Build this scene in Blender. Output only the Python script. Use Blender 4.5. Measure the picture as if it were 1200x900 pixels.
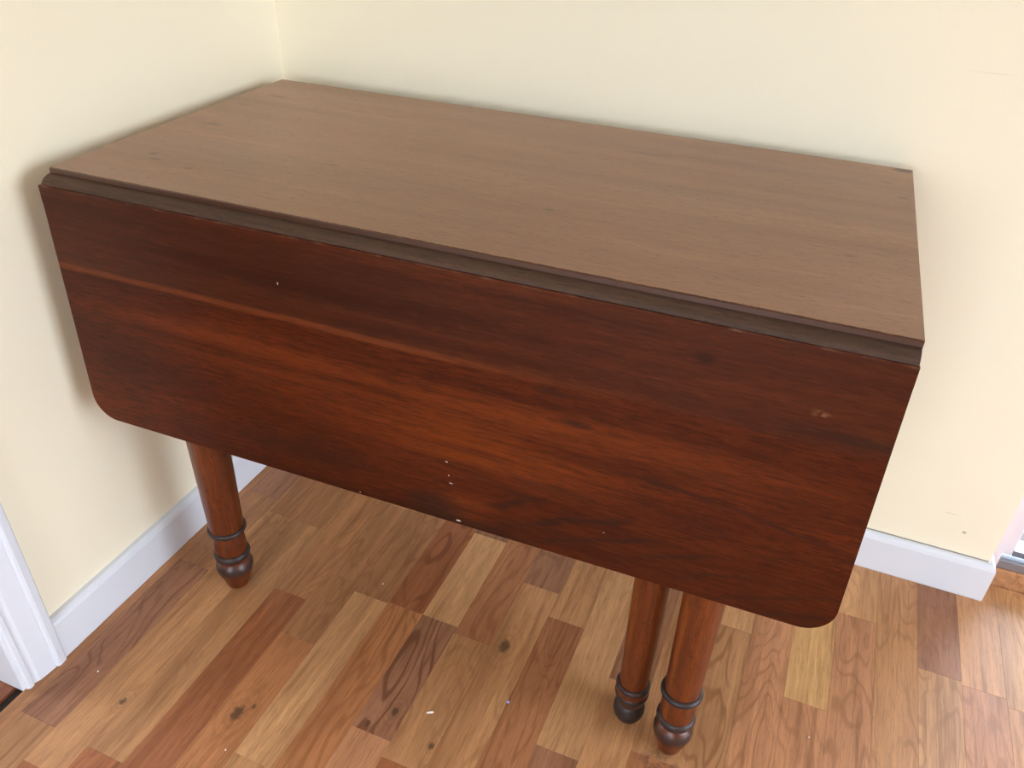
import bpy, bmesh, math, random
from mathutils import Vector, Matrix, noise as mnoise

random.seed(7)
S = bpy.context.scene
C = S.collection
for o in list(bpy.data.objects):
    bpy.data.objects.remove(o)

# ------------------------------------------------------------------ camera
cam = bpy.data.cameras.new('camera')
cam_o = bpy.data.objects.new('camera', cam); C.objects.link(cam_o)
cam.sensor_fit = 'HORIZONTAL'; cam.sensor_width = 36.0
cam.lens = 952.95 / 1200 * 36.0
cam.clip_start = 0.02
cam_o.location = (0.9323, -1.2355, 1.0868)
cam_o.rotation_euler = (0.9764, -0.0335, 0.3903)
S.camera = cam_o

# ------------------------------------------------------------------ sky, exposure
w = bpy.data.worlds.new('sky'); S.world = w; w.use_nodes = True
bg = w.node_tree.nodes['Background']
bg.inputs['Color'].default_value = (0.815, 0.95, 1.13, 1)      # even, slightly blue hazy sky
bg.inputs['Strength'].default_value = 12.0
S.view_settings.view_transform = 'Standard'
S.view_settings.look = 'None'
S.view_settings.gamma = 1.0
S.view_settings.use_curve_mapping = False
S.view_settings.exposure = 0.14
S.cycles.use_denoising = True
S.cycles.max_bounces = 8
S.cycles.diffuse_bounces = 6
S.cycles.caustics_reflective = False
S.cycles.caustics_refractive = False
S.cycles.sample_clamp_indirect = 12.0

# low hazy sun standing outside the glazed door, behind and to the right of the wall end
sun = bpy.data.lights.new('hazy_sun', 'SUN'); sun.energy = 5.0; sun.angle = math.radians(9); sun.color = (1.0, 0.93, 0.90)
sun_o = bpy.data.objects.new('hazy_sun', sun); C.objects.link(sun_o)
sun_o.rotation_euler = Vector((0.665 * math.cos(math.radians(38)), 0.747 * math.cos(math.radians(38)), math.sin(math.radians(38)))).to_track_quat('Z', 'Y').to_euler()

def portal(name, loc, rot, sx, sy):
    l = bpy.data.lights.new(name, 'AREA'); l.shape = 'RECTANGLE'; l.size = sx; l.size_y = sy
    l.cycles.is_portal = True
    o = bpy.data.objects.new(name, l); C.objects.link(o)
    o.location = loc; o.rotation_euler = rot
    return o

# room: x 0..3.6, y -3.4..0, ceiling 2.45
RX, RY, RZ = 3.6, -3.4, 2.45
portal('daylight_portal_door', (1.785, 0.16, 1.07), (math.pi / 2 * 3, 0, 0), 0.84, 2.08)
portal('daylight_portal_side', (RX + 0.14, -1.05, 1.08), (0, math.pi / 2, 0), 1.92, 1.9)
portal('daylight_portal_front', (0.75, RY - 0.14, 1.25), (math.pi / 2, 0, 0), 1.2, 1.7)
portal('daylight_portal_hall', (-1.52, -1.3, 1.2), (0, -math.pi / 2, 0), 1.5, 0.9)

# ------------------------------------------------------------------ node helpers
class NT:
    def __init__(s, name):
        s.m = bpy.data.materials.new(name); s.m.use_nodes = True
        s.t = s.m.node_tree; s.b = s.t.nodes['Principled BSDF']
    def node(s, typ, **kw):
        n = s.t.nodes.new(typ)
        for k, v in kw.items(): setattr(n, k, v)
        return n
    def put(s, sock, v):
        if isinstance(v, bpy.types.NodeSocket): s.t.links.new(v, sock)
        elif v is not None:
            if hasattr(sock.default_value, '__len__') and hasattr(v, '__len__'):
                v = tuple(v)
                n = len(sock.default_value)
                if len(v) < n: v = v + (1,) * (n - len(v))
                sock.default_value = v[:n]
            else: sock.default_value = v
    def math(s, op, a, b=None, c=None, clamp=False):
        n = s.node('ShaderNodeMath', operation=op); n.use_clamp = clamp
        for i, v in enumerate((a, b, c)):
            if v is not None: s.put(n.inputs[i], v)
        return n.outputs[0]
    def vmath(s, op, a, b=None):
        n = s.node('ShaderNodeVectorMath', operation=op)
        s.put(n.inputs[0], a)
        if b is not None: s.put(n.inputs[1], b)
        return n.outputs[1] if op in ('LENGTH', 'DISTANCE') else n.outputs[0]
    def noise(s, vec, scale=1.0, detail=4, rough=0.55, dist=0.0):
        n = s.node('ShaderNodeTexNoise'); s.put(n.inputs['Vector'], vec)
        n.inputs['Scale'].default_value = scale; n.inputs['Detail'].default_value = detail
        n.inputs['Roughness'].default_value = rough; n.inputs['Distortion'].default_value = dist
        return n.outputs[0]
    def ramp(s, f, lo, hi):
        n = s.node('ShaderNodeMapRange', interpolation_type='SMOOTHSTEP')
        s.put(n.inputs[0], f); n.inputs[1].default_value = lo; n.inputs[2].default_value = hi
        return n.outputs[0]
    def mix(s, f, a, b, blend='MIX'):
        n = s.node('ShaderNodeMix', data_type='RGBA', blend_type=blend)
        s.put(n.inputs[0], f); s.put(n.inputs[6], a); s.put(n.inputs[7], b)
        return n.outputs[2]
    def obj(s): return s.node('ShaderNodeTexCoord').outputs['Object']
    def xyz(s, v):
        n = s.node('ShaderNodeSeparateXYZ'); s.put(n.inputs[0], v); return n.outputs
    def comb(s, x, y, z):
        n = s.node('ShaderNodeCombineXYZ')
        for i, v in enumerate((x, y, z)): s.put(n.inputs[i], v)
        return n.outputs[0]
    def bump(s, h, strength, dist=0.001):
        n = s.node('ShaderNodeBump'); n.inputs['Strength'].default_value = strength
        n.inputs['Distance'].default_value = dist; s.put(n.inputs['Height'], h)
        s.put(s.b.inputs['Normal'], n.outputs[0])
    def done(s, col=None, rough=None, spec=0.5, **kw):
        if col is not None: s.put(s.b.inputs['Base Color'], col)
        if rough is not None: s.put(s.b.inputs['Roughness'], rough)
        s.b.inputs['Specular IOR Level'].default_value = spec
        for k, v in kw.items(): s.put(s.b.inputs[k.replace('_', ' ')], v)
        return s.m
    def blob(s, P, c, sx, sy, sz=1e9, soft=0.5):
        """1 inside an ellipsoidal mark at c, 0 outside"""
        d = s.vmath('SUBTRACT', P, c)
        d = s.vmath('MULTIPLY', d, (1 / sx, 1 / sy, 1 / sz))
        l = s.vmath('LENGTH', d)
        return s.math('SUBTRACT', 1.0, s.ramp(l, 1 - soft, 1 + soft))

def paint(name, col, rough=0.5, mottling=0.04, bump=0.05, bscale=180, marks=()):
    n = NT(name); P = n.node('ShaderNodeNewGeometry').outputs['Position']
    f = n.noise(P, 3.0, 3)
    c = n.mix(n.ramp(f, 0.3, 0.7), tuple(x * (1 - mottling) for x in col), col)
    for (ctr, sx, sy, sz, mc, k) in marks:
        c = n.mix(n.math('MULTIPLY', n.blob(P, ctr, sx, sy, sz), k), c, mc)
    n.bump(n.noise(P, bscale, 2), bump, 0.001)
    return n.done(c, rough, 0.35)

M = {}
M['cream'] = paint('cream_wall_paint', (0.86, 0.77, 0.575), 0.62, 0.02, 0.08, marks=[
    ((1.095, 0, 0.855), 0.025, 0.01, 0.0010, (0.66, 0.59, 0.43), 0.3),
    ((1.292, 0, 0.128), 0.003, 0.01, 0.0025, (0.35, 0.30, 0.22), 0.8),
    ((1.262, 0, 0.16), 0.010, 0.01, 0.0015, (0.6, 0.53, 0.4), 0.4)])
M['white'] = paint('white_trim_paint', (0.69, 0.69, 0.715), 0.38, 0.03, 0.05, 90)
M['ceiling'] = paint('ceiling_paint', (0.82, 0.81, 0.78), 0.8)
M['door'] = paint('door_paint', (0.74, 0.64, 0.64), 0.4)
M['dirt'] = paint('dark_gap', (0.05, 0.035, 0.025), 0.9)
M['concrete'] = paint('pinkish_patio_paving', (0.062, 0.052, 0.053), 0.9, 0.15)
n = NT('aluminium'); M['metal'] = n.done((0.33, 0.33, 0.36), 0.42, 0.5, Metallic=0.75)
n = NT('window_glass')
tr = n.node('ShaderNodeBsdfTransparent'); gl = n.node('ShaderNodeBsdfGlossy'); gl.inputs['Roughness'].default_value = 0.02
ly_ = n.node('ShaderNodeLayerWeight'); ly_.inputs[0].default_value = 0.25
mx = n.node('ShaderNodeMixShader')
n.t.links.new(ly_.outputs['Fresnel'], mx.inputs[0]); n.t.links.new(tr.outputs[0], mx.inputs[1]); n.t.links.new(gl.outputs[0], mx.inputs[2])
n.t.links.new(mx.outputs[0], n.t.nodes['Material Output'].inputs[0]); M['glass'] = n.m

# ---- old mahogany / walnut
def old_wood(name, dark, mid, light, axis=0, rough=0.33, kind=None, coat=0.0, spec=0.5):
    n = NT(name); P = n.obj()
    def st(a, b):                                    # stretched along the grain
        v = [b, b, b]; v[axis] = a
        return n.vmath('MULTIPLY', P, tuple(v))
    warp = n.noise(st(1.2, 5), 1.0, 2)
    Pw = n.vmath('ADD', st(1.0, 9.0), n.comb(*(n.math('MULTIPLY', warp, 2.2),) * 3))
    broad = n.noise(Pw, 1.0, 4, 0.6, 0.3)
    streak = n.noise(st(2.0, 42), 1.0, 4, 0.65)
    fibre = n.noise(st(30, 340), 1.0, 4, 0.75)
    pore = n.noise(st(90, 520), 1.0, 2, 0.6)
    t = n.math('ADD', n.math('MULTIPLY', broad, 0.62), n.math('MULTIPLY', streak, 0.38))
    c = n.mix(n.ramp(t, 0.30, 0.52), dark, mid)
    c = n.mix(n.ramp(t, 0.48, 0.70), c, light)
    c = n.mix(n.math('MULTIPLY', n.ramp(fibre, 0.42, 0.66), 0.60), c, dark)
    c = n.mix(n.math('MULTIPLY', n.ramp(pore, 0.58, 0.70), 0.55), c, tuple(x * 0.35 for x in dark))
    x, y, z = n.xyz(P)
    if kind == 'leaf':
        # two boards glued edge to edge at z = 0.612, the upper one browner, a pale line at the joint
        wob = n.math('MULTIPLY', n.math('SUBTRACT', n.noise(st(3, 0), 1.0, 2), 0.5), 0.010)
        zz = n.math('ADD', z, wob)
        up = n.ramp(zz, 0.609, 0.616)
        c = n.mix(n.math('MULTIPLY', up, 0.62), c, n.mix(n.ramp(streak, 0.3, 0.7), (0.038, 0.0095, 0.0042), (0.076, 0.0195, 0.0072)))
        ln = n.math('SUBTRACT', 1.0, n.ramp(n.math('ABSOLUTE', n.math('SUBTRACT', zz, 0.6115)), 0.0015, 0.0062))
        ln = n.math('MULTIPLY', ln, n.math('SUBTRACT', 1.0, n.ramp(x, 0.45, 0.80)))
        c = n.mix(n.math('MULTIPLY', ln, 0.60), c, (0.17, 0.040, 0.011))
        # dark stretch of the joint at the right end
        ld = n.math('SUBTRACT', 1.0, n.ramp(n.math('ABSOLUTE', n.math('SUBTRACT', zz, 0.628)), 0.002, 0.007))
        ld = n.math('MULTIPLY', ld, n.ramp(x, 0.86, 0.97))
        c = n.mix(n.math('MULTIPLY', ld, 0.6), c, (0.022, 0.010, 0.006))
        # cathedral figure of the lower board: pointed arches closing at x = 0.90
        dx = n.math('MULTIPLY', n.math('SUBTRACT', 0.955, x), 0.30)
        dz = n.math('SUBTRACT', z, n.math('ADD', 0.478, n.math('MULTIPLY', n.math('SUBTRACT', x, 0.9), 0.12)))
        arch = n.math('SUBTRACT', dx, n.math('MULTIPLY', n.math('ABSOLUTE', dz), 1.15))
        arch = n.math('ADD', arch, n.math('MULTIPLY', n.noise(st(9, 26), 1.0, 3), 0.045))
        wv = n.math('SINE', n.math('MULTIPLY', arch, 190.0))
        wl = n.math('MULTIPLY', n.ramp(wv, 0.55, 1.0), n.ramp(n.noise(st(4, 15), 1.0, 2), 0.42, 0.62))
        reg = n.blob(n.comb(x, z, 0), (0.80, 0.455, 0), 0.24, 0.09, 1, 0.45)
        c = n.mix(n.math('MULTIPLY', n.math('MULTIPLY', wl, reg), 0.8), c, (0.020, 0.007, 0.004))
        # warmer, paler heart of the lower board
        P2 = n.comb(x, z, 0)
        for ctr, sx, sz, k in (((0.60, 0.50, 0), 0.13, 0.032, 0.55), ((0.70, 0.555, 0), 0.22, 0.022, 0.42), ((0.26, 0.555, 0), 0.16, 0.026, 0.40),
                               ((0.57, 0.405, 0), 0.035, 0.016, 0.55), ((0.45, 0.52, 0), 0.25, 0.05, 0.2)):
            c = n.mix(n.math('MULTIPLY', n.math('MULTIPLY', n.blob(P2, ctr, sx, sz, 1, 0.8), n.ramp(streak, 0.3, 0.6)), k), c, (0.190, 0.036, 0.0055))
        for ctr, sx, sz, k in (((0.535, 0.40, 0), 0.035, 0.018, 0.75), ((0.35, 0.43, 0), 0.10, 0.02, 0.45), ((0.67, 0.60, 0), 0.02, 0.004, 0.6),
                               ((0.817, 0.679, 0), 0.010, 0.006, 0.75), ((0.70, 0.568, 0), 0.016, 0.004, 0.7), ((0.59, 0.385, 0), 0.05, 0.008, 0.5)):
            c = n.mix(n.math('MULTIPLY', n.blob(P2, ctr, sx, sz, 1, 0.7), k), c, (0.018, 0.007, 0.004))
        for ctr, sx, sz in (((0.548, 0.470, 0), 0.0016, 0.0008), ((0.551, 0.4505, 0), 0.0007, 0.0010), ((0.554, 0.4395, 0), 0.0024, 0.0007), ((0.565, 0.385, 0), 0.003, 0.0010),
                            ((0.427, 0.383, 0), 0.0010, 0.0007), ((0.335, 0.655, 0), 0.0006, 0.0016), ((0.745, 0.432, 0), 0.0010, 0.0005)):
            c = n.mix(n.blob(P2, ctr, sx, sz, 1, 0.4), c, (0.62, 0.50, 0.42))
        ws = n.noise(P, 260, 2)
        c = n.mix(n.math('MULTIPLY', n.math('MULTIPLY', n.blob(P2, (0.931, 0.648, 0), 0.008, 0.0035, 1, 0.5), n.ramp(ws, 0.35, 0.7)), 0.7), c, (0.20, 0.085, 0.032))
        # rubbed rim along the top lip
        rim = n.math('MULTIPLY', n.ramp(z, 0.7125, 0.7145), n.ramp(n.noise(P, 35, 4), 0.45, 0.75))
        c = n.mix(n.math('MULTIPLY', rim, 0.45), c, (0.30, 0.17, 0.11))
    if kind == 'leaf':
        # open grain over both boards
        c = n.mix(n.math('MULTIPLY', n.ramp(fibre, 0.44, 0.62), 0.30), c, (0.022, 0.0055, 0.0020))
        lf_ = n.noise(n.vmath('ADD', st(34, 300), (5.3, 1.7, 9.1)), 1.0, 3, 0.7)
        c = n.mix(n.math('MULTIPLY', n.ramp(lf_, 0.52, 0.72), 0.15), c, (0.17, 0.043, 0.012))
    if kind == 'top':
        P2 = n.comb(x, y, 0)
        for ctr, sx, sy, k in (((0.055, -0.094, 0), 0.018, 0.003, 0.7), ((0.154, -0.183, 0), 0.003, 0.003, 0.7), ((0.075, -0.395, 0), 0.006, 0.004, 0.6), ((0.06, -0.257, 0), 0.012, 0.004, 0.55),
                               ((0.035, -0.155, 0), 0.010, 0.004, 0.4), ((0.09, -0.41, 0), 0.008, 0.003, 0.5), ((0.15, -0.42, 0), 0.006, 0.003, 0.4), ((0.60, -0.35, 0), 0.006, 0.003, 0.5), ((0.30, -0.33, 0), 0.008, 0.003, 0.35),
                               ((0.987, -0.010, 0), 0.014, 0.006, 1.0), ((0.985, -0.12, 0), 0.006, 0.004, 0.5), ((0.965, -0.07, 0), 0.006, 0.005, 0.35), ((0.66, -0.10, 0), 0.03, 0.005, 0.3), ((0.93, -0.33, 0), 0.006, 0.004, 0.4)):
            c = n.mix(n.math('MULTIPLY', n.blob(P2, ctr, sx, sy, 1, 0.7), k), c, (0.03, 0.014, 0.009))
        # the worn front arris of the top
        e = n.math('SUBTRACT', 1.0, n.ramp(n.math('ADD', y, n.math('MULTIPLY', n.noise(P, 160, 3), 0.003)), -0.4886, -0.4876))
        c = n.mix(n.math('MULTIPLY', e, 0.92), c, (0.048, 0.014, 0.006))
    if kind == 'ovolo': pass
    if kind == 'leg':
        # dirt settled over the swell of the foot
        g = n.math('MULTIPLY', n.ramp(z, 0.034, 0.046), n.math('SUBTRACT', 1.0, n.ramp(z, 0.052, 0.060)))
        c = n.mix(n.math('MULTIPLY', g, 0.8), c, (0.026, 0.020, 0.018))
        mott = n.noise(P, 55, 3)
        c = n.mix(n.math('MULTIPLY', n.ramp(mott, 0.58, 0.70), 0.5), c, dark)
    r = n.math('ADD', rough, n.math('MULTIPLY', n.math('SUBTRACT', n.noise(st(3, 12), 1.0, 3), 0.5), 0.14))
    n.bump(n.math('ADD', n.math('MULTIPLY', pore, 0.5), fibre), 0.10, 0.0006)
    return n.done(c, r, spec, Coat_Weight=coat, Coat_Roughness=0.28)

M['leaf'] = old_wood('mahogany_leaf', (0.031, 0.0055, 0.0013), (0.069, 0.0110, 0.0020), (0.120, 0.0200, 0.0032), 0, 0.38, 'leaf', 0.0, 0.13)
M['top'] = old_wood('faded_mahogany_top', (0.195, 0.087, 0.041), (0.268, 0.124, 0.060), (0.345, 0.172, 0.088), 0, 0.34, 'top', 0.0, 0.6)
M['ovolo'] = old_wood('grimy_mahogany_moulding', (0.036, 0.019, 0.011), (0.074, 0.036, 0.020), (0.140, 0.054, 0.024), 0, 0.6, None, 0.0, 0.3)
M['leg'] = old_wood('varnished_leg_wood', (0.042, 0.009, 0.003), (0.135, 0.028, 0.006), (0.34, 0.090, 0.012), 2, 0.34, 'leg', 0.0, 0.4)
M['ring'] = old_wood('dark_turned_ring', (0.020, 0.012, 0.010), (0.032, 0.020, 0.017), (0.075, 0.030, 0.016), 0, 0.45, None, 0.0, 0.35)
M['rail'] = old_wood('apron_wood', (0.06, 0.022, 0.009), (0.10, 0.035, 0.014), (0.16, 0.06, 0.02), 0, 0.5)

# ---- laminate strips: colour and figure come from the strip object itself
def laminate(name, knots=()):
    n = NT(name)
    P = n.node('ShaderNodeNewGeometry').outputs['Position']
    oi = n.node('ShaderNodeObjectInfo')
    base, alpha, rnd = oi.outputs['Color'], oi.outputs['Alpha'], oi.outputs['Random']
    off = n.comb(n.math('MULTIPLY', rnd, 37.0), n.math('MULTIPLY', rnd, 91.0), n.math('MULTIPLY', rnd, 13.0))
    def st(a, b): return n.vmath('ADD', n.vmath('MULTIPLY', P, (b, a, b)), off)
    broad = n.noise(st(3.2, 17), 1.0, 3, 0.55, 0.5)
    streak = n.noise(st(3, 85), 1.0, 5, 0.7)
    fibre = n.noise(st(28, 400), 1.0, 4, 0.75)
    # growth rings: contour lines of a stretched noise field
    fld = n.noise(st(2.6, 13), 1.0, 2, 0.45, 0.25)
    rings = n.math('SINE', n.math('MULTIPLY', fld, 105.0))
    rl = n.math('MULTIPLY', n.ramp(rings, 0.35, 1.0), n.ramp(n.noise(st(3, 22), 1.0, 2), 0.36, 0.56))
    dk = n.mix(1.0, base, (0.50, 0.43, 0.38), 'MULTIPLY')
    lt = n.mix(1.0, base, (1.28, 1.30, 1.30), 'MULTIPLY')
    c = n.mix(n.ramp(broad, 0.35, 0.72), base, n.mix(0.5, base, dk))
    c = n.mix(n.math('MULTIPLY', n.ramp(streak, 0.50, 0.68), 0.55), c, lt)
    c = n.mix(n.math('MULTIPLY', n.math('SUBTRACT', 1.0, n.ramp(streak, 0.32, 0.48)), 0.75), c, dk)
    c = n.mix(n.math('MULTIPLY', rl, alpha), c, dk)
    c = n.mix(n.math('MULTIPLY', n.ramp(fibre, 0.48, 0.66), 0.48), c, dk)
    for kx, ky, r in knots:
        d = n.vmath('MULTIPLY', n.vmath('SUBTRACT', P, (kx, ky, 0)), (1 / r, 0.62 / r, 0))
        l = n.math('ADD', n.vmath('LENGTH', d), n.math('MULTIPLY', n.math('SUBTRACT', n.noise(P, 170, 2), 0.5), 0.9))
        core = n.math('SUBTRACT', 1.0, n.ramp(l, 0.35, 1.0))
        halo = n.math('MULTIPLY', n.math('SUBTRACT', 1.0, n.ramp(l, 0.9, 4.0)), n.ramp(n.math('SINE', n.math('MULTIPLY', l, 6.5)), -0.2, 1.0))
        c = n.mix(n.math('MULTIPLY', halo, 0.28), c, dk)
        c = n.mix(n.math('MULTIPLY', core, 0.70), c, (0.045, 0.028, 0.018))
    # darker patch, broken up by noise, at the foot of the front leg
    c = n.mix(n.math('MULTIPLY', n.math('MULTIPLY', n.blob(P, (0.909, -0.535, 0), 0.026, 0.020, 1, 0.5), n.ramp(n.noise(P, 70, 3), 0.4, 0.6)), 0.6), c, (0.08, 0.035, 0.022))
    n.bump(fibre, 0.05, 0.0005)
    return n.done(c, n.math('ADD', 0.33, n.math('MULTIPLY', fibre, 0.12)), 0.38)
KNOTS = [(0.316, -0.708, 0.012), (0.5275, -0.613, 0.007), (0.631, -0.439, 0.012), (0.602, -0.641, 0.006), (0.501, -0.645, 0.005), (0.150, -0.760, 0.006), (0.332, -0.690, 0.004)]
M['laminate'] = laminate('laminate_strip')
M['laminate_knotty'] = laminate('laminate_strip_knotty', KNOTS)

# ------------------------------------------------------------------ mesh helpers
def link(name, me, mat, parent=None, smooth=False):
    if mat is not None and not me.materials: me.materials.append(mat)
    o = bpy.data.objects.new(name, me); C.objects.link(o)
    if parent: o.parent = parent
    if smooth:
        for p in me.polygons: p.use_smooth = True
    return o
def from_bm(name, bm, mat, parent=None, smooth=False):
    bmesh.ops.recalc_face_normals(bm, faces=bm.faces)
    me = bpy.data.meshes.new(name); bm.to_mesh(me); bm.free()
    return link(name, me, mat, parent, smooth)
def box(bm, x0, x1, y0, y1, z0, z1, bev=0.0):
    r = bmesh.ops.create_cube(bm, size=1.0)
    vs = r['verts']
    bmesh.ops.scale(bm, vec=(x1 - x0, y1 - y0, z1 - z0), verts=vs)
    bmesh.ops.translate(bm, vec=((x0 + x1) / 2, (y0 + y1) / 2, (z0 + z1) / 2), verts=vs)
    if bev:
        es = list({e for v in vs for e in v.link_edges})
        bmesh.ops.bevel(bm, geom=es, offset=bev, segments=1, affect='EDGES')
def boxo(name, x0, x1, y0, y1, z0, z1, mat, parent=None, bev=0.0):
    bm = bmesh.new(); box(bm, x0, x1, y0, y1, z0, z1, bev); return from_bm(name, bm, mat, parent)
def prism(bm, pts, f0, f1):
    """extrude a 2-D outline between two placements f0(p), f1(p) -> 3-D"""
    a = [bm.verts.new(f0(p)) for p in pts]; b = [bm.verts.new(f1(p)) for p in pts]
    bm.faces.new(a); bm.faces.new(b[::-1])
    k = len(pts)
    for i in range(k): bm.faces.new((a[i], b[i], b[(i + 1) % k], a[(i + 1) % k]))
def lathe(bm, prof, seg=40, cx=0, cy=0):
    rows = []
    for r, z in prof:
        if r < 1e-6: rows.append([bm.verts.new((cx, cy, z))])
        else: rows.append([bm.verts.new((cx + r * math.cos(2 * math.pi * i / seg), cy + r * math.sin(2 * math.pi * i / seg), z)) for i in range(seg)])
    for a, b in zip(rows, rows[1:]):
        for i in range(seg):
            j = (i + 1) % seg
            if len(a) == 1 and len(b) == 1: continue
            if len(a) == 1: bm.faces.new((a[0], b[j], b[i]))
            elif len(b) == 1: bm.faces.new((a[i], a[j], b[0]))
            else: bm.faces.new((a[i], a[j], b[j], b[i]))
def structure(o, label=None, cat=None):
    o['kind'] = 'structure'
    if label: o['label'] = label
    if cat: o['category'] = cat
    return o
def tag(o, label, cat, group=None):
    o['label'] = label; o['category'] = cat
    if group: o['group'] = group
    return o
def empty(name, loc=(0, 0, 0), rz=0):
    o = bpy.data.objects.new(name, None); C.objects.link(o); o.location = loc; o.rotation_euler = (0, 0, rz)
    o.empty_display_size = 0.05
    return o

# ------------------------------------------------------------------ room shell
WX = 1.347                       # where the back wall ends beside the glazed door
WT = 0.13                        # wall thickness
DX0, DX1, DZ = 1.362, 2.20, 2.10 # door opening
OY0, OY1 = -0.806, -1.62         # doorway in the left wall
BH, BT = 0.0807, 0.014           # baseboard

floor = structure(boxo('floor', -1.4, RX, RY, 0.04, -0.06, -0.0075, M['dirt']), 'brown wood laminate floor of long narrow strips', 'floor')

bm = bmesh.new()
box(bm, -0.12, WX, 0, WT, -0.05, RZ)
box(bm, DX1 + 0.015, RX + 0.12, 0, WT, -0.05, RZ)
box(bm, WX, DX1 + 0.015, 0, WT, DZ + 0.015, RZ)
structure(from_bm('wall_back', bm, M['cream']), 'pale cream painted wall behind the table', 'wall')
bm = bmesh.new()
box(bm, -0.12, 0, OY0 + 0.012, 0, -0.05, RZ)
box(bm, -0.12, 0, RY, OY1 - 0.012, -0.05, RZ)
box(bm, -0.12, 0, OY1 - 0.012, OY0 + 0.012, 2.06, RZ)
structure(from_bm('wall_left', bm, M['cream']), 'pale cream painted wall at the left end of table', 'wall')
# right wall with a tall window (y -2.0..-0.1, z 0.12..2.04)
bm = bmesh.new()
box(bm, RX, RX + 0.12, RY, -2.00, -0.05, RZ); box(bm, RX, RX + 0.12, -0.10, 0, -0.05, RZ)
box(bm, RX, RX + 0.12, -2.00, -0.10, -0.05, 0.12); box(bm, RX, RX + 0.12, -2.00, -0.10, 2.04, RZ)
structure(from_bm('wall_right', bm, M['cream']), 'cream wall with a window at the right of the room', 'wall')
bm = bmesh.new()
box(bm, -0.12, 0.15, RY - 0.12, RY, -0.05, RZ); box(bm, 1.35, RX + 0.12, RY - 0.12, RY, -0.05, RZ)
box(bm, 0.15, 1.35, RY - 0.12, RY, -0.05, 0.40); box(bm, 0.15, 1.35, RY - 0.12, RY, 2.10, RZ)
structure(from_bm('wall_front', bm, M['cream']), 'cream wall with a window behind the camera', 'wall')
structure(boxo('ceiling', -1.5, RX + 0.12, RY - 0.12, WT, RZ, RZ + 0.1, M['ceiling']), 'plain white ceiling', 'ceiling')

def window(name, axis, at, a0, a1, z0, z1, label):
    o = empty(name, (at, (a0 + a1) / 2, z0) if axis == 'x' else ((a0 + a1) / 2, at, z0)); structure(o, label, 'window')
    h = (a1 - a0) / 2; H_ = z1 - z0
    def bar(nm, u0, u1, v0, v1, t, mat):
        if axis == 'x': return boxo(nm, -t, t, u0, u1, v0, v1, mat, o)
        return boxo(nm, u0, u1, -t, t, v0, v1, mat, o)
    for u in (-h, h - 0.05): bar('stile', u, u + 0.05, 0, H_, 0.03, M['white'])
    for v in (0, H_ / 2 - 0.025, H_ - 0.05): bar('rail', -h + 0.05, h - 0.05, v, v + 0.05, 0.028, M['white'])
    for v in (0.05, H_ / 2 + 0.025): bar('pane', -h + 0.05, h - 0.05, v, v + H_ / 2 - 0.075, 0.002, M['glass'])
window('window_1', 'x', RX + 0.06, -2.00, -0.10, 0.12, 2.04, 'white framed window in the right wall')
window('added_hall_window', 'x', -1.45, -1.75, -0.85, 0.45, 1.95, 'white framed window added to light the hall')  # unseen window, added so that daylight reaches the hall
window('window_2', 'y', RY - 0.06, 0.15, 1.35, 0.40, 2.10, 'white framed window behind the camera')

# baseboards: a rounded top edge, the back one returning round the end of the wall
def base_prof(): return [(0, 0), (BT * 0.92, 0), (BT, 0.003), (BT, BH - 0.010), (BT * 0.86, BH - 0.004), (BT * 0.5, BH - 0.0005), (0, BH)]
bm = bmesh.new()
prism(bm, base_prof(), lambda p: (0.0, -p[0], p[1]), lambda p: (WX + p[0] * 0.85, -p[0], p[1]))
prism(bm, base_prof(), lambda p: (WX + p[0] * 0.85, -p[0], p[1]), lambda p: (WX + p[0] * 0.85, 0.036, p[1]))
structure(from_bm('baseboard_back', bm, M['white']), 'white painted baseboard along the back wall ending in a corner return', 'baseboard')
bm = bmesh.new()
prism(bm, base_prof(), lambda p: (p[0], -0.002, p[1]), lambda p: (p[0], -0.736, p[1]))
structure(from_bm('baseboard_left', bm, M['white']), 'white painted baseboard along the left wall', 'baseboard')
# the dark caulk gap above the boards
bm = bmesh.new()
box(bm, 0.0, WX - 0.002, -0.0016, 0, BH - 0.001, BH + 0.0013)
M['caulk'] = paint('grey_caulk_line', (0.33, 0.28, 0.21), 0.8, 0.3)
structure(from_bm('trim_4', bm, M['caulk']), 'thin dark gap along the back baseboard top', 'trim')

# door casing on the left wall, moulded profile; jambs behind
CW = 0.066
cas = [(0, 0), (0, 0.0135), (0.003, 0.0165), (0.013, 0.0175), (0.0165, 0.0165), (0.0185, 0.0128), (0.021, 0.0135), (0.046, 0.0105), (0.052, 0.0078), (0.055, 0.0075), (0.057, 0.0100), (0.063, 0.0095), (CW, 0.0065), (CW, 0)]
bm = bmesh.new()
prism(bm, cas, lambda p: (p[1], -0.7346 - p[0], 0.0), lambda p: (p[1], -0.7346 - p[0], 2.05 + 0.066 - p[0]))
structure(from_bm('trim_1', bm, M['white']), 'white moulded door casing at left edge beside the baseboard', 'door casing')
bm = bmesh.new()
yb = OY1 - 0.0654
prism(bm, cas, lambda p: (p[1], yb + p[0], 0.0), lambda p: (p[1], yb + p[0], 2.05 + 0.066 - p[0]))
structure(from_bm('trim_2', bm, M['white']), 'white moulded door casing on the far side of the doorway', 'door casing')
bm = bmesh.new()
prism(bm, cas, lambda p: (p[1], -0.7346 - p[0], 2.05 + 0.066 - p[0]), lambda p: (p[1], yb + p[0], 2.05 + 0.066 - p[0]))
structure(from_bm('trim_3', bm, M['white']), 'white moulded casing over the doorway', 'door casing')
bm = bmesh.new()
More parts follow.
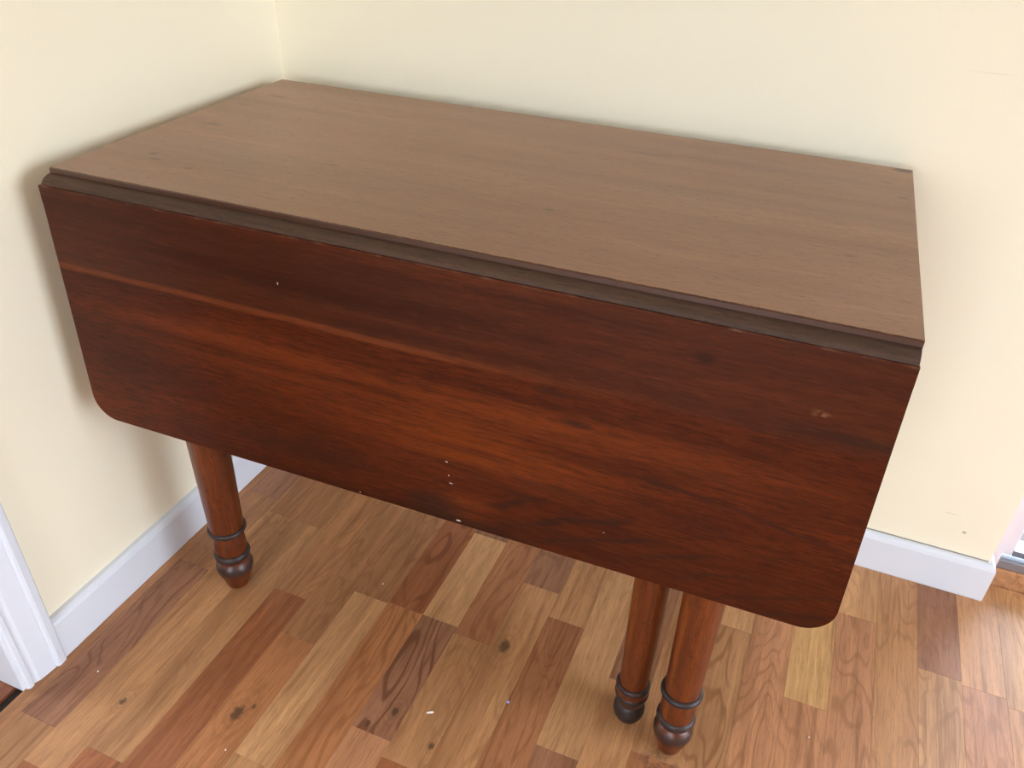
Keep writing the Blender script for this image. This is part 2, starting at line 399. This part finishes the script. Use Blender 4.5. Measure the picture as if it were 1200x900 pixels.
box(bm, -0.118, 0.004, OY0, OY0 + 0.012, 0.001, 2.05); box(bm, -0.118, 0.004, OY1 - 0.012, OY1, 0.001, 2.05); box(bm, -0.118, 0.004, OY1, OY0, 2.045, 2.06)
structure(from_bm('trim_5', bm, M['white']), 'white jamb lining the doorway', 'door jamb')
# the hall beyond the doorway
bm = bmesh.new()
box(bm, -1.5, -1.4, RY, -1.75, -0.05, RZ); box(bm, -1.5, -1.4, -0.85, 0.1, -0.05, RZ); box(bm, -1.5, -1.4, -1.75, -0.85, -0.05, 0.45); box(bm, -1.5, -1.4, -1.75, -0.85, 1.95, RZ); box(bm, -1.4, -0.12, -0.3, -0.2, -0.05, RZ); box(bm, -1.4, -0.12, RY, RY + 0.1, -0.05, RZ)
structure(from_bm('wall_hall', bm, M['cream']), 'cream hall walls beyond the doorway', 'wall')

# ------------------------------------------------------------------ laminate strips
PW = 0.0645; X0 = 0.029
def col(s):
    r, g, b = s
    f = lambda v: ((v / 255 + 0.055) / 1.055) ** 2.4
    return (0.88 * f(r), 0.86 * f(g), 0.80 * f(b))
TAN, TAN2, RED, PUR, BRN, YEL, PNK = col((204, 148, 102)), col((213, 159, 111)), col((176, 110, 72)), col((170, 118, 88)), col((188, 132, 90)), col((218, 168, 112)), col((201, 141, 101))
ORG, RUS = col((200, 134, 88)), col((188, 126, 86))
# per column: list of (y_top, colour, figure) from the wall outwards
cols = {
    -1: [(0, BRN, .2), (-0.9, TAN, .2)],
    0: [(0, PUR, .35), (-0.30, BRN, .3), (-0.50, PUR, .75), (-0.831, TAN, .2)],
    1: [(0, BRN, .3), (-0.333, TAN, .35), (-0.885, RED, .2)],
    2: [(0, BRN, .3), (-0.333, TAN, .2), (-0.835, RED, .3)],
    3: [(0, TAN, .2), (-0.10, BRN, .4), (-0.487, RED, .25), (-1.05, TAN, .2)],
    4: [(0, TAN2, .2), (-0.22, BRN, .35), (-0.56, ORG, .35), (-0.95, PUR, .3)],
    5: [(0, TAN, .2), (-0.12, BRN, .4), (-0.4376, TAN2, .15), (-0.76, TAN, .5)],
    6: [(0, TAN, .3), (-0.12, RED, .9), (-0.435, ORG, .55), (-0.92, TAN, .2)],
    7: [(0, PUR, .3), (-0.224, TAN2, .1), (-0.435, PUR, 1.0), (-0.658, PNK, .15)],
    8: [(0, TAN, .2), (-0.15, RUS, .45), (-0.448, TAN, .4), (-0.683, RED, .3)],
    9: [(0, TAN, .2), (-0.11, PUR, .5), (-0.300, TAN, .4), (-0.72, TAN2, .3)],
    10: [(0, TAN, .2), (-0.353, RUS, .45), (-0.80, TAN, .2)],
    11: [(0, TAN2, .3), (-0.578, PUR, .3), (-0.95, TAN, .2)],
    12: [(0, TAN, .3), (-0.18, PUR, .3), (-0.427, TAN, .2), (-0.85, BRN, .3)],
    13: [(0, TAN, .3), (-0.531, RUS, .25), (-0.9, TAN, .2)],
    14: [(0, TAN2, .2), (-0.25, TAN, .8), (-0.80, RED, .3)],
    15: [(0, TAN, .2), (-0.20, PNK, .5), (-0.62, TAN2, .2)],
    16: [(0, YEL, .25), (-0.351, PNK, .35), (-0.75, TAN, .4)],
    17: [(0, TAN2, .3), (-0.141, PNK, .45), (-0.60, TAN, .3)],
    18: [(0, TAN, .45), (-0.45, TAN2, .3), (-0.9, RED, .3)],
    19: [(0, PUR, .2), (-0.208, TAN2, .5), (-0.70, PNK, .2)],
    20: [(0, TAN, .2), (-0.215, PNK, .5), (-0.66, TAN2, .3)],
    21: [(0, TAN2, .4), (-0.23, TAN, .2), (-0.8, RED, .3)],
}
pal = [TAN, TAN2, RUS, PUR, BRN, YEL, PNK, TAN, TAN2]
YE = -3.38
k = 22
def strip(x0, x1, y0, y1, c, fig):
    o = boxo('plank', x0 + 0.0001, x1 - 0.0001, y1 + 0.0001, y0 - 0.0001, -0.007, 0.0, M['laminate_knotty' if any(x0 < kx < x1 and y1 < ky < y0 for kx, ky, r_ in KNOTS) else 'laminate'], floor, 0.00015)
    j = random.uniform(0.93, 1.07)
    o.color = (c[0] * j, c[1] * j, c[2] * j, fig)
while X0 + (k + 1) * PW < RX:
    y = -random.uniform(0.15, 0.5); L_ = [(0, random.choice(pal), .3)]
    while y > -1.3: L_.append((y, random.choice(pal), random.uniform(.1, .6))); y -= random.uniform(0.35, 0.6)
    cols[k] = L_; k += 1
for k, L_ in sorted(cols.items()):
    L_ = list(L_); y = L_[-1][0] - random.uniform(0.35, 0.6)
    while y > YE + 0.2: L_.append((y, random.choice(pal), random.uniform(.1, .5))); y -= random.uniform(0.4, 0.65)
    xa = X0 + k * PW; xb = xa + PW
    if k == -1: xa = 0.0025
    for i, (y0, c, fig) in enumerate(L_):
        y1 = L_[i + 1][0] if i + 1 < len(L_) else YE
        if i == 0: y0 = 0.0 if xb <= WX else 0.038
        if i == 0 and xb <= WX + 0.03: y0 = -0.003
        strip(xa, xb, y0, y1, c, fig)
# hall floor beyond the left doorway, reddish
for i in range(8):
    for j, (ya, yb2) in enumerate(((-0.35, -0.95), (-0.95, -1.55), (-1.55, -2.2))):
        xa = -0.014 - (i + 1) * 0.12
        o = boxo('plank', xa + .0003, xa + .12 - .0003, yb2 + .0003, ya - .0003, -0.007, -0.0005, M['laminate'], floor, 0.0006)
        o.color = (*col((156, 92, 62)), .2)

# ------------------------------------------------------------------ glazed door at right, its sill, the patio outside
sill = structure(boxo('trim_6', DX0 + 0.001, DX1, 0.040, 0.125, -0.02, 0.038, M['laminate'], None, 0.002), 'varnished wooden door sill past the wall end', 'sill')
sill.color = (*col((196, 142, 102)), .2)
bm = bmesh.new()
box(bm, DX0 + 0.002, DX1, 0.044, 0.052, 0.038, 0.056, 0.001); box(bm, DX0 + 0.002, DX1, 0.052, 0.115, 0.038, 0.044); box(bm, DX0 + 0.002, DX1, 0.105, 0.112, 0.044, 0.056)
structure(from_bm('trim_7', bm, M['metal']), 'grey metal threshold strip on the wooden sill', 'threshold')
bm = bmesh.new()
box(bm, WX + 0.0005, DX0 + 0.010, 0.040, WT, 0.039, DZ); box(bm, DX1 - 0.005, DX1 + 0.015, 0.040, WT, 0.039, DZ); box(bm, WX + 0.0005, DX1 + 0.015, 0.040, WT, DZ, DZ + 0.015)
structure(from_bm('trim_8', bm, M['door']), 'white frame around the glazed door', 'door frame')
for di, (xa, xb) in enumerate(((1.376, 2.190),)):
    d = empty('door_%d' % (di + 1), (xa, 0.078, 0.058))
    structure(d, 'glazed patio door beside the end of the cream wall', 'door')
    W_ = xb - xa; H_ = DZ - 0.062
    boxo('stile', 0, 0.018, -0.018, 0.018, 0, H_, M['door'], d, 0.002); boxo('stile', W_ - 0.045, W_, -0.018, 0.018, 0, H_, M['door'], d, 0.002)
    boxo('rail', 0.018, W_ - 0.045, -0.018, 0.018, 0, 0.012, M['metal'], d, 0.001); boxo('rail', 0.018, W_ - 0.045, -0.018, 0.018, H_ - 0.05, H_, M['door'], d, 0.002)
    boxo('pane', 0.018, W_ - 0.045, -0.003, 0.003, 0.012, H_ - 0.05, M['glass'], d)
structure(boxo('ground', -8, 12, 0.14, 14, -0.25, -0.10, M['concrete']), 'pinkish patio outside the glazed door', 'ground')
bm = bmesh.new(); box(bm, RX + 0.14, 14, -14, 0.13, -0.25, -0.10); box(bm, -8, RX + 0.14, -14, RY - 0.14, -0.25, -0.10); box(bm, -8, -1.52, RY - 0.14, 0.13, -0.25, -0.10)
structure(from_bm('ground_side', bm, M['concrete']), 'pinkish ground outside the windows', 'ground')

# ------------------------------------------------------------------ the drop-leaf table
H, L, W = 0.73, 0.9984, 0.4904
TX, TY, TR = 0.0379, -0.0549, 0.0203
table = empty('drop_leaf_table', (TX, TY, 0), TR)
tag(table, 'antique reddish brown drop-leaf table with turned legs in the corner', 'table')
def loc(x, y):
    dx, dy = x - TX, y - TY; c, s = math.cos(TR), math.sin(TR)
    return c * dx + s * dy, -s * dx + c * dy

# top board: flat field, a small fillet, then the rounded rule-joint edge front and back
def ovolo(sign, yedge):
    pts = [(yedge, H - 0.0062)]
    ra, rb = 0.0175, 0.0158
    for i in range(0, 9):
        a = math.pi / 2 * i / 8
        pts.append((yedge + sign * (0.0030 + ra * math.sin(a)), H - 0.0066 - rb + rb * math.cos(a)))
    return pts
bm = bmesh.new()
xs = [i / 60 * L for i in range(61)]
def wave(x, s): return 0.0004 * mnoise.noise(Vector((x * 60, s, 0)))   # handmade, slightly uneven arris
prof = [(0.0, H), (0.0, H - 0.0225), (-W, H - 0.0225), (-W, H), ]
rows = []
for x in xs:
    e = wave(x, 1)
    rows.append([bm.verts.new(p) for p in ((x, 0.0, H - 0.0012), (x, -0.0012, H), (x, -W + 0.0008 + e, H), (x, -W - 0.0012 + e, H - 0.0012), (x, -W - 0.0024, H - 0.0225), (x, 0, H - 0.0225))])
for a, b in zip(rows, rows[1:]):
    for i in range(6): bm.faces.new((a[i], a[(i + 1) % 6], b[(i + 1) % 6], b[i]))
bm.faces.new(rows[0]); bm.faces.new(rows[-1][::-1])
top = from_bm('table_top', bm, M['top'], table)
top['label'] = 'worn sun-faded rectangular top'
for sgn, ye, nm in ((-1, -W, 'front'), (1, 0.0, 'back')):
    bm = bmesh.new()
    pts = ovolo(sgn, ye) + [(ye + sgn * 0.0203, H - 0.0226), (ye, H - 0.0225)]
    prism(bm, pts, lambda p: (0.0006, p[0], p[1]), lambda p: (L - 0.0006, p[0], p[1]))
    o = from_bm('moulded_edge', bm, M['ovolo'], top)
    for p_ in o.data.polygons: p_.use_smooth = len(p_.vertices) == 4
    m_ = o.modifiers.new('edge', 'EDGE_SPLIT'); m_.split_angle = math.radians(40)

# leaves: hollowed upper edge, rounded lower corners
def make_leaf(sign, ye, tilt, ext):
    D, T = 0.3362, 0.020
    zt, yo = H - 0.0147, ye + sign * 0.0229
    zb = zt - D
    bm = bmesh.new()
    zc = zt - 0.0215
    def yy(z): return yo + sign * tilt * (zt - z) / D
    # hollowed top strip
    cove = [(yo, zt), (yo, zc), (yo - sign * T, zc)]
    for i in range(7):
        a = math.pi / 2 * i / 6
        cove.append((yo - sign * T + sign * 0.0190 * (1 - math.cos(a)), zc + 0.0015 + 0.0195 * math.sin(a)))
    def xr(z): return L + ext * (zt - z) / D
    prism(bm, cove, lambda p: (0.0, p[0] + sign * tilt * (zt - p[1]) / D, p[1]), lambda p: (xr(p[1]), p[0] + sign * tilt * (zt - p[1]) / D, p[1]))
    # main panel with rounded corners
    R = 0.036
    out = [(0, zc), (0, zb + R)]
    for i in range(1, 10):
        a = math.pi / 2 * i / 10; out.append((R - R * math.cos(a), zb + R - R * math.sin(a)))
    out += [(R, zb)]
    xR = xr(zb)
    out.append((xR - R, zb))
    for i in range(1, 10):
        a = math.pi / 2 * i / 10; out.append((xR - R + R * math.sin(a), zb + R - R * math.cos(a)))
    out += [(xR, zb + R), (xr(zc), zc)]
    f = [bm.verts.new((x, yy(z), z)) for x, z in out]; b = [bm.verts.new((x, yy(z) - sign * T, z)) for x, z in out]
    ff = bm.faces.new(f); bb = bm.faces.new(b[::-1]); k_ = len(out); rim = []
    for i in range(k_):
        bm.faces.new((f[i], b[i], b[(i + 1) % k_], f[(i + 1) % k_]))
        if i < k_ - 1: rim.append(bm.edges.get((f[i], f[(i + 1) % k_])))
    bmesh.ops.recalc_face_normals(bm, faces=bm.faces)
    bmesh.ops.bevel(bm, geom=rim, offset=0.0007, segments=2, affect='EDGES')
    return from_bm('drop_leaf', bm, M['leaf'], table)
lf = make_leaf(-1, -W, 0.0153, 0.006); lf['label'] = 'hanging front leaf with rounded lower corners'
make_leaf(1, 0.0, 0.0, 0.0)

# legs
def leg_profile_main(R):
    # shaft (above the upper ring), neck and foot, with the two rings as own pieces
    shaft = [(0.0, 0.128), (0.0238, 0.128), (0.0243, 0.138), (0.0252, 0.20), (0.0262, 0.28), (0.0272, 0.38), (0.0278, 0.46), (0.0268, 0.52), (0.0240, 0.545), (0.0285, 0.553), (0.0290, 0.560), (0.0245, 0.568), (0.0235, 0.575), (0.0, 0.575)]
    return shaft
def ring_prof(r_in, r_out, z, h):
    pts = [(r_in, z - h)]
    for i in range(9):
        a = -math.pi / 2 + math.pi * i / 8
        pts.append((r_in + (r_out - r_in) * (0.25 + 0.75 * math.cos(a)), z + h * math.sin(a) * 0.95))
    pts.append((r_in, z + h))
    return pts
def front_leg(x, y, s=1.0, t=1.0):
    bm = bmesh.new(); sh = leg_profile_main(1)
    lathe(bm, [(r * t, z) for r, z in sh])
    # neck between the rings, slightly swelling downwards
    lathe(bm, [(r * s, z) for r, z in [(0.0, 0.134), (0.0236, 0.134), (0.0240, 0.122), (0.0252, 0.108), (0.0262, 0.096), (0.0258, 0.084), (0.0238, 0.072), (0.0215, 0.064), (0.0205, 0.060), (0.0, 0.056)]])
    box(bm, -0.029, 0.029, -0.029, 0.029, 0.572, H - 0.0235, 0.002)
    o = from_bm('leg', bm, M['leg'], table); o.location = (x, y, 0)
    for p_ in o.data.polygons: p_.use_smooth = True
    m_ = o.modifiers.new('e', 'EDGE_SPLIT'); m_.split_angle = math.radians(35)
    for r_in, r_out, z, h in ((0.0225, 0.0312, 0.130, 0.0062), (0.0215, 0.0295, 0.0745, 0.0080)):
        bm = bmesh.new(); lathe(bm, [(r * s, zz) for r, zz in ring_prof(r_in, r_out, z, h)])
        from_bm('ring', bm, M['ring'], o, True)
    bm = bmesh.new()
    lathe(bm, [(r * s, z) for r, z in [(0.0, 0.0), (0.0165, 0.0), (0.0182, 0.003), (0.0200, 0.010), (0.0230, 0.020), (0.0270, 0.031), (0.0298, 0.041), (0.0302, 0.047), (0.0285, 0.054), (0.0240, 0.060), (0.0210, 0.063), (0.0, 0.064)]])
    from_bm('foot', bm, M['leg'], o, True)
    return o
leg_L = front_leg(*loc(0.1575, -0.500), 1.0, 1.13)
leg_R = front_leg(*loc(0.916, -0.503), 0.93, 0.99)
for xx in (0.1575, 0.916):
    lx, ly = loc(xx, -0.503)
    src = leg_L
    c = src.copy(); C.objects.link(c); c.parent = table; c.location = (lx, -0.045, 0)
    for ch in src.children:
        d = ch.copy(); C.objects.link(d); d.parent = c
# swing (gate) leg beside the right front leg: slimmer, ball foot
gx, gy = loc(0.8475, -0.478)
bm = bmesh.new()
lathe(bm, [(0.0, 0.070), (0.0200, 0.070), (0.0206, 0.084), (0.0220, 0.16), (0.0232, 0.26), (0.0240, 0.40), (0.0235, 0.50), (0.0210, 0.55), (0.0, 0.55)])
lathe(bm, [(0.0, 0.068), (0.0225, 0.072), (0.0232, 0.062), (0.0226, 0.050), (0.0195, 0.039), (0.0175, 0.034), (0.0, 0.030)])
box(bm, -0.0245, 0.0245, -0.0245, 0.0245, 0.545, H - 0.03, 0.002)
gl_ = from_bm('leg', bm, M['leg'], table); gl_.location = (gx, gy, 0); gl_['label'] = 'slimmer swing-out gate leg with a ball foot'
for p_ in gl_.data.polygons: p_.use_smooth = True
m_ = gl_.modifiers.new('e', 'EDGE_SPLIT'); m_.split_angle = math.radians(35)
for z_, h_ in ((0.076, 0.0060), (0.058, 0.0050)):
    bm = bmesh.new(); lathe(bm, ring_prof(0.0200, 0.0248, z_, h_)); from_bm('ring', bm, M['ring'], gl_, True)
bm = bmesh.new()
lathe(bm, [(0.0, 0.0), (0.0150, 0.0), (0.0180, 0.003), (0.0212, 0.010), (0.0230, 0.018), (0.0230, 0.026), (0.0208, 0.034), (0.0175, 0.039), (0.0, 0.038)])
from_bm('foot', bm, M['ring'], gl_, True)
# frame under the top
xl, xr_ = loc(0.1575, -0.5)[0], loc(0.916, -0.5)[0]
boxo('apron', xl, xr_, -0.405, -0.385, 0.585, H - 0.023, M['rail'], table)
boxo('apron', xl, xr_, -0.055, -0.035, 0.585, H - 0.023, M['rail'], table)
for xx in (xl - 0.01, xr_ - 0.01): boxo('end_rail', xx, xx + 0.02, -0.44, -0.05, 0.585, H - 0.023, M['rail'], table)
boxo('gate_rail', gx - 0.36, gx - 0.0245, -0.445, -0.41, 0.60, H - 0.03, M['rail'], table)

# ------------------------------------------------------------------ crumbs on the floor
def crumb(name, x, y, sx, sy, sz, rz, mat, label, cat, group=None):
    bm = bmesh.new(); bmesh.ops.create_icosphere(bm, subdivisions=2, radius=1.0)
    for v in bm.verts:
        f = 1 + 0.25 * mnoise.noise(v.co * 2 + Vector((x * 50, y * 50, 0)))
        v.co = Vector((v.co.x * sx * f, v.co.y * sy * f, max(v.co.z, -0.5) * sz))
    o = from_bm(name, bm, mat, None, False); o.location = (x, y, sz * 0.5); o.rotation_euler = (0, 0, rz)
    tag(o, label, cat, group); return o
M['scrap'] = paint('scrap_white', (0.85, 0.74, 0.62), 0.7)
M['blue'] = paint('scrap_blue', (0.28, 0.38, 0.75), 0.5)
crumb('paper_scrap', 0.5757, -0.5937, 0.0058, 0.0020, 0.0016, 0.55, M['scrap'], 'small white oblong scrap on the floor in front of table', 'scrap')
crumb('plastic_speck', 0.675, -0.5313, 0.0024, 0.0020, 0.0016, 0, M['blue'], 'tiny blue plastic speck on the floor', 'speck')
for x, y, lab in ((0.3385, -0.7625, 'tiny white crumb on the floor near the dark knot'), (0.0775, -0.735, 'tiny white crumb on the floor below the door casing'), (0.387, -0.404, 'tiny white crumb on the floor under the leaf edge'), (1.104, -0.407, 'tiny white crumb on the floor right of the table')):
    crumb('crumb', x, y, 0.0014, 0.0011, 0.0011, x * 9, M['scrap'], lab, 'crumb', 'white crumbs on the floor')
